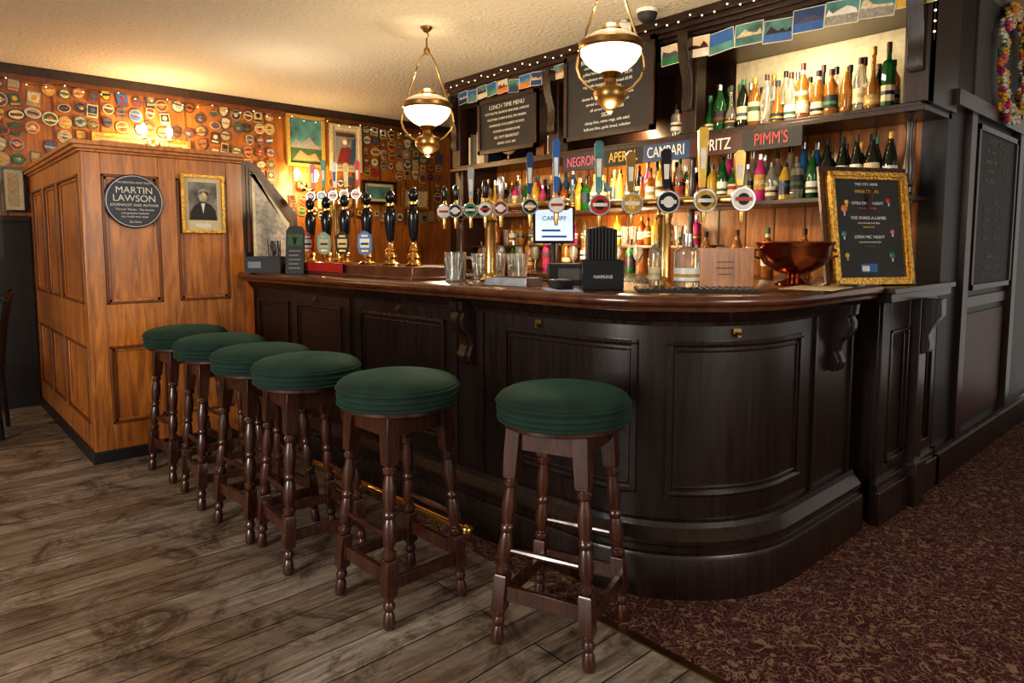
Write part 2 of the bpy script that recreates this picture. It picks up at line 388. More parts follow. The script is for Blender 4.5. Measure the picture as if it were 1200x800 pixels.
# ------------------------------------------------------------ stools
def stool_mesh():
    b=MB(); dz=.03
    def up(pr): return [(r,z+dz) for r,z in pr]
    b.lathe(up([(.0001,.796),(.08,.795),(.14,.790),(.185,.780),(.205,.769),(.213,.758)]),M_velvet,seg=48,cap=False)
    def tor(z,r,h): return [(r-h*.3,z-h),(r+h*.5,z-h*.6),(r+h*.8,z),(r+h*.5,z+h*.6),(r-h*.3,z+h)]
    b.lathe(up([(.213,.760)]+[(.210,.757)]+tor(.750,.213,.007)[::-1]+[(.206,.741),(.213,.735),(.216,.727),(.209,.720),(.214,.715),(.213,.708),(.206,.704)]+tor(.698,.210,.006)[::-1]+[(.200,.692)]),M_velvet,seg=48,cap=False)
    b.lathe(up([(.0001,.692),(.198,.692),(.198,.678),(.19,.674),(.0001,.674)]),M_stool,seg=40,cap=False)
    h0,h1=.158,.112; ZS=.704/.674
    def hx(z): return h0+(h1-h0)*z/.70
    for sx in(-1,1):
        for sy in(-1,1):
            fn=lambda p,sx=sx,sy=sy:(p.x+sx*hx(p.z*ZS),p.y+sy*hx(p.z*ZS),p.z*ZS)
            b.lathe([(.028,.52),(.031,.535),(.034,.60),(.034,.674)],M_stool,seg=4,fn=fn)
            b.lathe([(.020,.225),(.024,.235),(.024,.245),(.015,.252),(.015,.258),(.021,.27),(.0245,.30),(.021,.335),(.016,.352),(.021,.358),(.0225,.365),(.021,.372),(.016,.378),(.020,.395),(.0235,.425),(.0225,.455),(.0165,.485),(.016,.492),(.023,.498),(.024,.508),(.018,.516),(.022,.525)],M_stool,seg=14,fn=fn)
            b.lathe([(.026,.105),(.030,.112),(.030,.215),(.026,.222)],M_stool,seg=4,fn=fn)
            b.lathe([(.013,.003),(.018,.006),(.021,.02),(.019,.045),(.013,.06),(.019,.068),(.021,.078),(.016,.088),(.015,.092),(.020,.106)],M_stool,seg=14,fn=fn)
    a=hx(.67)
    for sg in(-1,1):
        b.box(-a,a,sg*a-.010,sg*a+.010,.635,.704,M_stool); b.box(sg*a-.010,sg*a+.010,-a,a,.635,.704,M_stool)
    a=hx(.15)
    for sg in(-1,1):
        b.box(-a,a,sg*a-.009,sg*a+.009,.128,.168,M_stool)
        b.box(sg*a-.009,sg*a+.009,-a,a,.150,.198,M_stool)
    a=hx(.31)
    for sg in (-1,1):
        b.tube([(sg*a,y,.310) for y in (-a,-a*.5,0,a*.5,a)],[.007,.009,.012,.009,.007],M_stool,8)
    return b
sb0=stool_mesh().build('bar_stool',(1.55,1.465,0),R(20),bevel=.0025)
for (x,y,yw) in ((1.285,2.02,2),(1.212,2.586,-4),(1.186,2.99,5),(1.173,3.486,-3),(1.164,4.0,4)):
    o=bpy.data.objects.new('bar_stool',sb0.data); scene.collection.objects.link(o); o.location=(x,y,0); o.rotation_euler=(0,0,R(yw))
    bv=o.modifiers.new('bevel','BEVEL'); bv.width=.0025; bv.segments=2; bv.limit_method='ANGLE'; bv.angle_limit=R(50)

# ------------------------------------------------------------ pendant lamps
def pendant(x,y,z):
    b=MB(); top=CH-z
    b.lathe([(.035,top-.012),(.04,top-.001),(.02,top-.03)][::-1],M_brassD,seg=14)
    b.tube([(0,0,top-.02),(.012,0,top-.05),(0,0,top-.08)],.004,M_brassD,6)
    b.tube([(0,0,top-.07),(0,0,.40)],.006,M_brassD,6)
    b.lathe([(.012,.37),(.02,.385),(.02,.40),(.01,.415)],M_brassD,seg=10)
    for sg in(-1,1):
        pts=[(0,.39),(.03,.36),(.06,.30),(.085,.22),(.12,.12),(.145,.04),(.162,.0),(.168,-.05),(.15,-.10),(.11,-.145),(.07,-.17),(.04,-.19)]
        sm=[]
        for i in range(len(pts)-1):
            for t in (0,.5): sm.append((pts[i][0]*(1-t)+pts[i+1][0]*t,pts[i][1]*(1-t)+pts[i+1][1]*t))
        sm.append(pts[-1])
        b.tube([(sg*p[0],0,p[1]) for p in sm],.006,M_brassD,8)
    b.lathe([(.150,.030),(.160,.040),(.160,.062),(.152,.070),(.145,.055),(.150,.030)],M_brassD,seg=36,cap=False)
    b.lathe([(.152,.066),(.13,.090),(.09,.110),(.05,.120)],M_opal,seg=36,cap=False)
    b.lathe([(.048,.11),(.055,.13),(.04,.15),(.03,.155)],M_brassD,seg=20)
    b.lathe([(.150,.035),(.147,.010),(.125,-.025),(.090,-.055),(.05,-.075)],M_shade,seg=36,cap=False)
    b.lathe([(.042,-.070),(.055,-.080),(.040,-.095),(.028,-.105),(.030,-.125),(.055,-.14),(.078,-.155),(.084,-.18),(.074,-.21),(.045,-.235),(.022,-.25),(.018,-.265),(.008,-.272),(.0001,-.275)],M_brassD,seg=28)
    o=b.build('pendant_lamp',(x,y,z),CAM)
    for zz,e,rad in ((.24,4,.04),(-.38,18,.06)):
        l=bpy.data.lights.new('lamp_glow','POINT'); l.energy=e; l.color=(1,.78,.50); l.shadow_soft_size=rad
        lo=bpy.data.objects.new('lamp_glow',l); scene.collection.objects.link(lo); lo.parent=o; lo.location=(0,0,zz)
pendant(2.56,3.63,2.11); pendant(2.65,2.20,2.195)

# ------------------------------------------------------------ back bar
b=MB()
b.box(3.24,4.05,1.12,4.7,.003,1.02,M_bar)
b.box(3.20,4.05,1.06,4.72,1.02,1.06,M_barm); b.box(3.18,4.05,1.04,4.72,1.06,1.085,M_barm)
panelled(b,T(3.24,1.12,.003),.80,1.02,[(.10,.34),(.46,.70)],[(.26,.88)],M_bar,M_barm)
b.box(3.20,4.05,1.07,1.12,.003,.16,M_barm); b.box(3.21,4.05,1.085,1.12,.16,.20,M_barm); b.box(3.60,3.70,1.06,1.12,.003,1.02,M_barm)
b.box(3.575,3.725,1.04,1.12,.003,.22,M_barm)
b.prism([(0,.75),(.03,.76),(.04,.80),(.03,.84),(.05,.90),(.08,.94),(.08,1.02),(0,1.02)],-.035,.035,M_barm,T(3.65,1.06,0,-math.pi/2))
b.box(4.01,4.05,1.20,4.68,1.085,1.93,M_pine)
for i in range(18): b.box(4.005,4.01,1.25+i*.19,1.258+i*.19,1.085,1.93,M_pineD)
b.box(4.01,4.05,1.20,2.30,1.93,2.42,M_creamwall)
b.box(4.01,4.05,2.30,4.68,1.93,2.42,M_dark)
b.box(3.58,4.05,1.10,4.70,1.915,1.945,M_dark); b.box(3.56,3.60,1.08,4.72,1.90,1.925,M_dark)
b.box(3.62,4.05,1.18,4.68,1.50,1.525,M_dark)
b.box(3.70,4.05,2.35,4.68,1.255,1.275,M_dark)
b.box(3.62,4.05,1.10,4.72,2.42,CH,M_dark)
for x,z0,z1 in ((3.59,2.44,2.47),(3.60,2.52,2.545),(3.575,2.545,2.57),(3.55,2.57,2.60),(3.52,2.60,2.65)):
    b.box(x,3.63,1.08,4.74,z0,z1,M_dark)
b.box(3.62,4.05,4.62,4.72,1.085,CH,M_dark)
b.box(3.60,4.05,1.08,1.19,1.945,CH,M_dark)
for bb,z0,z1 in ((1.13,1.945,2.5),(2.36,1.945,2.5),(3.50,1.945,2.5),(4.66,1.945,2.5)):
    b.box(3.58,3.68,bb-.05,bb+.05,z0,z1,M_dark)
    b.prism([(0,2.10),(.025,2.08),(.04,2.12),(.03,2.18),(.035,2.26),(.07,2.36),(.09,2.46),(.09,2.52),(0,2.52)],-.035,.035,M_barm,T(3.585,bb,0,-math.pi)) 
tp=[(.03,0),(.03,.03),(.018,.04),(.022,.06),(.028,.12),(.018,.20),(.014,.3),(.022,.34),(.016,.36),(.028,.39)]
for bb in (1.16,2.36,3.52,4.66):
    b.lathe([(r,z*.96) for r,z in tp],M_dark,(3.63,bb,1.525),14); b.lathe([(r,z*1.05) for r,z in tp],M_dark,(3.63,bb,1.085),14)
b.build('back_bar_cabinet',bevel=.003)

# cocktail sign
segs=[(3.36,2.98,M_navy,'NEGRONI',M_pink),(2.98,2.66,M_blackm,'APEROL',M_yellow),(2.66,2.32,M_dkblue,'CAMPARI',M_white),(2.32,1.98,M_dkred,'SPRITZ',M_white),(1.98,1.64,M_blackm,"PIMM'S",M_red)]
b=MB()
for s0,s1,m,_,_ in segs: b.box(3.535,3.555,s1,s0,1.795,1.90,m)
sg=b.build('cocktail_sign')
for s0,s1,m,t,tm in segs: txt(sg,t,.092,(3.532,(s0+s1)/2,1.848),FA,tm,sx=.72)

def board(name,x,y0,y1,z0,z1,yaw,lines,size,fr=M_dark,fw=.03,ch=None):
    W=abs(y1-y0); b=MB(); M=T(x,max(y0,y1),0,yaw) if yaw==FA else T(y0,x,0,yaw)
    b.box(0,W,-.02,0,z0,z1,fr,M)
    for (a0,a1,c0,c1) in ((0,fw,z0,z1),(W-fw,W,z0,z1),(0,W,z0,z0+fw),(0,W,z1-fw,z1)): b.box(a0,a1,-.035,0,c0,c1,fr,M)
    b.box(fw,W-fw,-.023,-.018,z0+fw,z1-fw,M_slate,M)
    o=b.build(name)
    n=len(lines); dz=(z1-z0-2*fw)/(n+.6)
    for i,(t,k) in enumerate(lines):
        p=M@Vector((W/2,-.0245,z1-fw-dz*(i+.8)))
        txt(o,t,size*k,p,yaw,ch or M_chalk)
    return o
L1=[('BURGERS & BAR SNACKS',1.2),('classic beef burger with chips  £9.95',.8),('grilled halloumi & pepper stack  £8.50',.8),('ploughmans with local cheddar  £8.95',.8),('vegetable lasagne & garlic bread £8.95',.8),('SANDWICHES',1.1),('cheese & chutney, ham & mustard, tuna',.8),('served on white or brown bread',.8),('all served with fries £6.50',.8),('SIDES',1.1),('skinny fries, onion rings, side salad',.8),('halloumi fries, garlic bread, coleslaw',.8)]
L2=[('LUNCH TIME MENU',1.35),('COTTAGE PIE, SALMON FISHCAKES, LASAGNE',.72),('VEGETABLE CURRY & RICE, FISH FINGERS',.72),('HOMEMADE SOUP, JACKET POTATO',.72),('CHICKEN & MUSHROOM PIE',.72),('ALL DAY BREAKFAST',.9),('SERVED UNTIL 3PM',.72)]
board('menu_chalkboard',3.53,3.32,2.56,1.99,2.56,FA,L1,.034)
board('menu_chalkboard',3.555,4.30,3.62,2.00,2.42,FA,L2,.034)
L3=[('WINES BY THE GLASS',1.1),('Pinot Grigio     4.95  6.50  18',.9),('Sauvignon Blanc  5.25  6.95  20',.9),('Chardonnay       4.95  6.50  18',.9),('Rose Zinfandel   4.95  6.50  18',.9),('',1),('RED',1.1),('Merlot           4.95  6.50  18',.9),('Malbec           5.50  7.25  21',.9),('Rioja            5.25  6.95  20',.9),('Shiraz           4.95  6.50  18',.9),('',1),('SPARKLING',1.1),('Prosecco         6.50  24',.9),('GUEST ALES ask at the bar',.9)]
board('wall_chalkboard',1.10,4.44,5.32,1.02,1.94,0,L3,.046,ch=M_chalkg)

# postcards strip
cc=[M_dkblue,M_teal,M_cream,M_dkred,M_orange,M_green,M_white,M_yellow,M_blue,M_teal,MU[1],MU[9]]
b=MB()
def cards(b,x,y0,y1,z,h,step,ov=.97):
    y=y0; k=0
    while y>y1:
        w=step*ov; M=Matrix.Translation((x-.004*(k%2),y,z+random.uniform(-.012,.012)))@Matrix.Rotation(FA,4,'Z')@Matrix.Rotation(R(random.uniform(-7,7)),4,'Y')
        sky=random.choice([M_blue,M_teal,M_dkblue,M_teal,M_cream,M_gbl]); land=random.choice(cc)
        b.box(0,w,-.002,0,0,h,M_white,M); b.box(.004,w-.004,-.0028,-.002,h*.42,h-.004,sky,M); b.box(.004,w-.004,-.0028,-.002,.004,h*.42,land,M)
        p=[(.006,h*.4)]+[(w*(.1+.8*i/6),h*(.42+random.uniform(.02,.32))) for i in range(7)]+[(w-.006,h*.4)]
        b.prism(p,-.0036,-.0028,random.choice(cc+MU),M)
        y-=step; k+=1
cards(b,3.568,4.60,3.45,2.45,.10,.125)
cards(b,3.560,2.55,1.20,2.37,.12,.165,1.02)
b.build('postcards')

# bottles
def bottle(b,x,y,z,h,r,g,lab,cap,kind=0,seg=14):
    if kind==0: pr=[(.9,0),(1,.02),(1,.62),(.92,.68),(.5,.77),(.34,.82),(.32,.93)]
    elif kind==1: pr=[(.9,0),(1,.02),(1,.5),(.95,.6),(.65,.74),(.38,.84),(.33,.94)]
    elif kind==2: pr=[(.92,0),(1,.03),(1,.66),(.8,.72),(.36,.75),(.34,.90)]
    elif kind==4: pr=[(.8,0),(1,.06),(1.05,.22),(.9,.38),(.45,.52),(.3,.6),(.28,.92)]
    else: pr=[(.7,0),(.8,.02),(1,.3),(1,.5),(.6,.66),(.32,.74),(.3,.92)]
    sg=seg
    if kind==2 and random.random()<.4: sg=8
    b.lathe([(r*a,h*c) for a,c in pr],g,(x,y,z),sg)
    ct=pr[-1]; b.lathe([(r*.38,h*(ct[1]-.05)),(r*.38,h),(r*.3,h*1.005)],cap,(x,y,z),10)
    if lab:
        lo,hi=random.choice([(.14,.52),(.2,.46),(.12,.36),(.24,.56)]) if kind!=3 else (.3,.5)
        if kind==4: lo,hi=.1,.26
        b.lathe([(r*(1.015 if kind!=4 else 1.07),h*lo),(r*(1.015 if kind!=4 else 1.07),h*hi)],lab,(x,y,z),sg,cap=False)
        m=lo+(hi-lo)*random.uniform(.2,.6)
        b.lathe([(r*(1.022 if kind!=4 else 1.08),h*m),(r*(1.022 if kind!=4 else 1.08),h*(m+(hi-lo)*.25))],random.choice([M_black,M_dkred,M_gold,M_navy,M_green]+MU[:7]),(x,y,z),sg,cap=False)
        if kind in(0,1) and random.random()<.4: b.lathe([(r*.365,h*.80),(r*.355,h*.88)],lab,(x,y,z),10,cap=False)
GL=[M_gwh,M_gwh,M_ggr,M_gcl,M_gwh,M_ggr,M_gcl,M_gdk,M_gwh,M_gdk]; LB=[M_cream,MU[7],M_blackm,M_cream,MU[5],M_white,M_navy,MU[2],None,MU[1]]; CP=[M_black,M_gold,M_dkred,M_black,M_steel,M_blackm,M_green]
b=MB(); y=2.30; i=0
while y>1.22:
    t=(2.30-y)/1.08
    bottle(b,3.72+random.uniform(-.02,.02),y,1.946,random.uniform(.22,.29)+.05*t,random.uniform(.031,.037),random.choice(GL),random.choice(LB),random.choice(CP),random.choice([0,1,0,2,1,4]))
    bottle(b,3.86,y+.03,1.946,random.uniform(.26,.33),.033,random.choice(GL),random.choice(LB),random.choice(CP),random.choice([0,1,4]))
    y-=.072; i+=1
for y in (2.42,2.50,): bottle(b,3.66,y,1.946,.2,.035,M_gcl,M_white,M_black,2)
b.build('spirit_bottles')
b=MB(); y=4.5
G2=[M_gcl,M_gcl,M_gpk,M_gwh,M_ggr,M_gcl,M_gyl,M_gam,M_gcl,M_gdk,M_gwh,M_gwh]
i=0
RIGHT=[M_gyl,M_gcl,M_ggr,M_ggr,M_gcl,M_gpk,M_gcl]
while y>1.25:
    dark=y<1.58
    g=M_gdk if dark else (RIGHT[i%7] if y<2.2 else random.choice(G2)); i+=1
    bottle(b,3.70+random.uniform(-.02,.02),y,1.526,random.uniform(.20,.29) if not dark else .31,random.uniform(.030,.038),g,random.choice([M_cream,M_white]) if dark else random.choice(LB),random.choice(CP),1 if dark else random.choice([0,1,2,3,2,4]))
    bottle(b,3.84,y+.04,1.526,random.uniform(.24,.33),.036,M_gdk if dark else random.choice([M_gcl,M_gwh,M_ggr,M_gcl,M_gdk,M_gwh,M_gpk,M_gbl]),random.choice(LB),random.choice(CP),random.choice([0,1]))
    y-=.077
b.build('liqueur_bottles')
b=MB(); y=4.5
while y>2.4:
    if random.random()<.65: bottle(b,3.80+random.uniform(-.03,.03),y,1.276,random.uniform(.17,.21),.030,random.choice(G2),random.choice(LB),random.choice(CP),random.choice([0,2,3]))
    else: b.lathe([(.025,0),(.028,.1),(.034,.13),(.032,.13),(.025,.02),(.0001,.02)],M_glassclear,(3.82,y,1.276),12)
    y-=.074
b.build('mixer_bottles')
b=MB()
for i in range(34):
    y=4.5-i*.10+random.uniform(-.015,.015)
    if y<1.5: break
    if i%2==0: bottle(b,3.72,y,1.086,random.uniform(.2,.30),.036,random.choice(G2),random.choice(LB),random.choice(CP),random.choice([0,1,3]))
    else: b.lathe([(.03,0),(.006,.006),(.005,.07),(.03,.10),(.036,.14),(.030,.18),(.028,.18),(.033,.14),(.0001,.08)],M_glassclear,(3.70,y,1.086),14)
b.build('counter_glassware')
b=MB(); y=4.55
for k in range(9):
    w=random.uniform(.02,.035); b.box(3.63,3.78,y-w,y,1.946,1.946+random.uniform(.2,.27),random.choice([M_cream,M_blackm,M_pineD,M_greyp,M_navy,M_white])); y-=w+.002
b.build('shelf_books')
b=MB(); b.lathe([(.05,0),(.05,.01),(.012,.02),(.012,.05)],M_brassD,(0,0,0),16); b.ball((0,0,.13),.075,M_cream,20,12); b.tube([(.08*math.cos(t),.0,.13+.08*math.sin(t)) for t in [R(a) for a in range(-90,100,15)]],.005,M_brass,6)
b.build('desk_globe',(3.68,4.10,1.946))
b=MB(); b.box(3.60,3.62,3.46,3.58,1.946,2.08,M_white); b.box(3.596,3.60,3.47,3.57,1.96,2.06,M_blackm); b.box(3.60,3.63,3.62,3.70,1.946,2.03,M_pineD)
b.build('shelf_picture_cards')

# fairy lights
b=MB()
def string(p0,p1,n,sag=.02):
    pts=[]
    for i in range(n*3+1):
        t=i/(n*3); p=Vector(p0).lerp(Vector(p1),t); p.z-=sag*math.sin(t*math.pi*n)**2; pts.append(p)
    b.tube(pts,.0022,M_blackm,5)
    for i in range(1,n*3,1):
        q=pts[i]; b.ball((q.x,q.y,q.z-.008),.0055,M_fairy,6,4)
string((3.50,4.70,2.62),(3.50,1.12,2.62),15,.03); string((-1.2,WB-.07,2.54),(4.8,WB-.07,2.54),16,.04)
string((3.54,1.05,2.62),(3.54,1.05,2.2),3,.0)
b.build('fairy_lights')

# ------------------------------------------------------------ beer mats on left wall
frames=[(1.22,1.98,1.72,2.20),(2.86,3.31,2.04,2.56),(3.34,3.72,2.02,2.53),(3.70,4.14,1.70,1.99),(4.18,4.58,1.66,1.93),(.58,.765,1.52,1.88),(2.85,3.22,1.8,2.02)]
b=MB(); x=-.95
ci=0
while x<4.78:
    z=1.58+random.uniform(0,.05)
    while z<2.52:
        jx=random.uniform(-.014,.014)
        if not any(f[0]-.045<x<f[1]+.045 and f[2]-.045<z<f[3]+.045 for f in frames) and not (x<.77 and z<1.56) and random.random()>.05:
            c1,c2,c3=random.sample(MU,3)
            if random.random()<.08: c2=random.choice([M_red,M_green,M_yellow,M_white,M_blue])
            M=Matrix.Translation((x+jx,WB-.007-.009*random.random(),z))@Matrix.Rotation(math.pi/2,4,'X')@Matrix.Rotation(R(random.uniform(-10,10)),4,'Z')
            k=random.random(); s=random.uniform(.80,1.15)
            if k<.42:
                b.lathe([(.050*s,0),(.050*s,.004)],c1,M=M,seg=20); b.lathe([(.041*s,.004),(.041*s,.005)],c2,M=M,seg=18); b.lathe([(.020*s,.005),(.018*s,.006)],c3,M=M,seg=10)
                zz=random.uniform(-.02,.01); b.box(-.037*s,.037*s,zz,zz+.014,.005,.0068,c1,M)
            elif k<.72:
                w,h=.040*s,.052*s
                b.box(-w,w,-h,h,0,.004,c1,M); b.box(-w*.85,w*.85,-h*.4,h*.8,.004,.005,c2,M); b.box(-w*.8,w*.8,-h*.8,-h*.5,.004,.005,c3,M); b.lathe([(.02*s,.005),(.02*s,.006)],c3,(0,.01,0),M=M,seg=10)
            elif k<.88:
                sh=[(-.04,.045),(0,.058),(.04,.045),(.042,-.005),(.025,-.04),(0,-.055),(-.025,-.04),(-.042,-.005)]
                for q,(f,c) in enumerate(((1,c1),(.82,c2))):
                    vs=[(p[0]*f*s,p[1]*f*s,.004*q) for p in sh]+[(p[0]*f*s,p[1]*f*s,.004*(q+1)) for p in sh]
                    b.add(vs,[tuple(range(7,-1,-1)),tuple(range(8,16))]+[(i,(i+1)%8,8+(i+1)%8,8+i) for i in range(8)],c,M)
                b.box(-.036*s,.036*s,-.008,.010,.008,.009,c3,M)
            else:
                MM=M@Matrix.Diagonal((1,.7,1,1))
                b.lathe([(.056*s,0),(.056*s,.005)],c1,M=MM,seg=20); b.lathe([(.046*s,.005),(.046*s,.006)],c2,M=MM,seg=18); b.box(-.035*s,.035*s,-.010,.010,.006,.007,c3,M)
        z+=.112
    x+=(.102,.108,.105)[ci%3]; ci+=1
b.build('beer_mats')
def wallframe(name,x0,x1,z0,z1,fr,art,fw=.03,mount=True,extra=None,mm=None):
    b=MB(); M=T(x0,WB-.022)
    W=x1-x0
    for (a0,a1,c0,c1) in ((0,fw,z0,z1),(W-fw,W,z0,z1),(fw,W-fw,z0,z0+fw),(fw,W-fw,z1-fw,z1)): b.box(a0,a1,-.03,.008,c0,c1,fr,M)
    b.box(fw,W-fw,-.010,.008,z0+fw,z1-fw,(mm or M_cream) if mount else art,M)
    if mount: b.box(fw+.03,W-fw-.03,-.012,-.010,z0+fw+.03,z1-fw-.03,art,M)
    if extra: extra(b,M,W)
    return b.build(name,bevel=.003)
wallframe('framed_print',1.22,1.98,1.72,2.20,M_gold,MU[6],mm=MU[1])
def sea(b,M,W):
    b.box(.03,W-.03,-.0112,-.01,2.09,2.26,MU[3],M)
    b.prism([(.04,2.26),(.10,2.33),(.16,2.29),(.24,2.36),(.30,2.29),(.36,2.27),(.36,2.24),(.04,2.24)],-.012,-.0112,MU[9],M)
    b.prism([(.06,2.12),(.14,2.22),(.22,2.17),(.3,2.20),(.35,2.12)],-.013,-.012,MU[1],M)
wallframe('framed_painting',2.88,3.28,2.06,2.56,MU[5],M_teal,mount=False,extra=sea)
def fig(b,M,W):
    b.prism([(.08,2.12),(.28,2.12),(.26,2.24),(.22,2.30),(.12,2.28)],-.014,-.012,MU[2],M); b.ball((.18,-.012,2.35),.032,MU[11],10,6,M); b.prism([(.22,2.14),(.28,2.12),(.30,2.40),(.25,2.38)],-.0145,-.012,MU[4],M); b.box(.07,.29,-.0135,-.012,2.40,2.44,MU[6],M)
wallframe('framed_painting',3.34,3.70,2.04,2.52,MU[11],MU[9],mount=True,extra=fig)
wallframe('framed_print',3.70,4.12,1.72,1.97,M_dark,M_teal)
wallframe('framed_print',4.20,4.56,1.68,1.92,M_gold,MU[7])
wallframe('framed_print',.60,.76,1.53,1.87,M_black,MU[0],fw=.015)

def sconce(x,z,e,n=2):
    b=MB(); y=WB-.056
    b.lathe([(.05,0),(.05,.012),(.03,.025)],M_brass,M=Matrix.Translation((x,WB-.054,z))@Matrix.Rotation(math.pi/2,4,'X'),seg=20)
    for sg in (-1,1):
        b.tube([(x,y,z),(x+sg*.04,y-.06,z-.04),(x+sg*.09,y-.10,z-.02),(x+sg*.10,y-.10,z+.03)],.007,M_brass,8)
        b.lathe([(.02,0),(.03,.008),(.015,.015)],M_brass,(x+sg*.10,y-.10,z+.03),12)
        b.lathe([(.011,.01),(.011,.04),(.024,.065),(.028,.085),(.020,.108),(.006,.13),(.0001,.135)],M_bulb,(x+sg*.10,y-.10,z+.03),12)
    o=b.build('sconce_lamp')
    l=bpy.data.lights.new('sconce_glow','POINT'); l.energy=e; l.color=(1,.68,.36); l.shadow_soft_size=.06
    lo=bpy.data.objects.new('sconce_glow',l); scene.collection.objects.link(lo); lo.location=(x,y-.26,z-.02); lo.parent=o
sconce(1.68,2.13,19); sconce(3.02,1.86,13); sconce(-.6,2.02,11)

# ------------------------------------------------------------ plaque & portrait on partition
FY=4.472
b=MB(); M=Matrix.Translation((1.045,FY-.001,1.53))@Matrix.Rotation(math.pi/2,4,'X')
b.lathe([(.157,0),(.157,.010),(.150,.014)],M_navy,M=M,seg=48); 
b.lathe([(.150,.0142),(.146,.0152)],M_chalk,M=M,seg=48,cap=False)
b.lathe([(.1455,.0135),(.1455,.0148)],M_navy,M=M,seg=48)
pl=b.build('round_wall_plaque')
for t,s,z in (('THE BREWERS ARMS TRUST',.015,1.638),('MARTIN',.054,1.593),('LAWSON',.054,1.546),('JOURNALIST AND AUTHOR',.0205,1.508),('"Pursuit" Martin - The kindest',.017,1.482),('and greatest husband',.017,1.461),('you could ever meet.',.017,1.441),('Sat here',.019,1.411)):
    txt(pl,t,s,(1.045,FY-.0168,z),0,M_chalk)
b=MB(); M=T(1.30,FY-.002)
for (a0,a1,c0,c1) in ((0,.018,1.35,1.71),(.242,.26,1.35,1.71),(.018,.242,1.35,1.368),(.018,.242,1.692,1.71)): b.box(a0,a1,-.022,0,c0,c1,M_gold,M)
b.box(.018,.242,-.006,0,1.368,1.692,M_cream,M); b.box(.045,.215,-.008,-.006,1.43,1.665,M_grey2,M)
b.prism([(.05,1.432),(.21,1.432),(.205,1.49),(.18,1.525),(.15,1.54),(.11,1.54),(.08,1.52),(.055,1.48)],-.009,-.008,M_blackm,M)
b.ball((.13,-.006,1.575),.028,MU[11],14,8,M,1.25); b.prism([(.098,1.59),(.10,1.615),(.13,1.628),(.16,1.615),(.162,1.59),(.15,1.605),(.11,1.605)],-.036,-.008,MU[9],M); b.prism([(.118,1.535),(.142,1.535),(.130,1.47)],-.0105,-.009,M_white,M)
b.box(.085,.175,-.007,-.006,1.385,1.41,M_white,M)
b.build('framed_portrait_photo',bevel=.0015)

# ------------------------------------------------------------ hand pumps
b=MB(); b.box(1.86,2.20,2.78,4.38,1.10,1.165,M_top); b.box(1.84,2.22,2.76,4.40,1.10,1.115,M_top); b.build('pump_plinth',bevel=.004)
b=MB(); b.box(1.845,1.915,3.45,4.2,1.166,1.171,M_red); b.box(1.838,1.844,3.45,4.2,1.118,1.171,M_red); b.build('bar_towel')
def handpump(x,y,clip,hm=M_black,c2=M_cream):
    b=MB(); k=1.32
    def w(pr): return [(r*k,z) for r,z in pr]
    b.lathe(w([(.034,.001),(.036,.008),(.026,.016),(.022,.03),(.027,.045),(.024,.06),(.016,.07),(.022,.08),(.016,.09)]),M_brass,seg=20)
    b.lathe(w([(.012,.088),(.018,.095),(.013,.105),(.012,.12),(.015,.125),(.011,.13)]),M_brass,seg=16)
    b.lathe(w([(.012,.128),(.017,.15),(.021,.19),(.025,.24),(.026,.27),(.020,.30),(.014,.315),(.019,.322),(.019,.332),(.012,.34)]),hm,seg=18)
    b.lathe(w([(.012,.34),(.018,.35),(.021,.37),(.017,.39),(.010,.402),(.004,.408),(.0001,.41)]),hm,seg=18)
    b.lathe(w([(.0195,.318),(.0205,.326),(.0195,.334)]),M_brass,seg=18,cap=False)
    b.tube([(0,-.02,.05),(0,-.06,.055),(0,-.075,.03)],.009,M_brass,8)
    if clip:
        M=T(0,-.062,.01)
        b.prism([(-.034,.055),(0,.040),(.034,.055),(.042,.10),(.038,.155),(.016,.172),(0,.180),(-.016,.172),(-.038,.155),(-.042,.10)],-.006,0,clip,M)
        b.prism([(-.026,.085),(.026,.085),(.028,.135),(-.028,.135)],-.008,-.006,c2,M); b.box(-.022,.022,-.009,-.008,.100,.112,M_blackm,M); b.box(-.018,.018,-.008,-.006,.145,.157,c2,M); b.box(-.018,.018,-.008,-.006,.062,.072,M_gold,M)
        b.tube([(0,-.062,.08),(0,-.02,.06)],.005,M_brass,6)
    b.build('beer_hand_pump',(x,y,1.165),CAM)
for x,y,c,c2 in ((1.97,4.10,M_red,M_white),(1.97,3.88,M_green,M_cream),(1.975,3.66,MU[8],M_yellow),(1.985,3.42,M_blue,M_white),(1.99,3.18,None,None),(2.0,2.97,None,None)): handpump(x,y,c,M_black,c2)
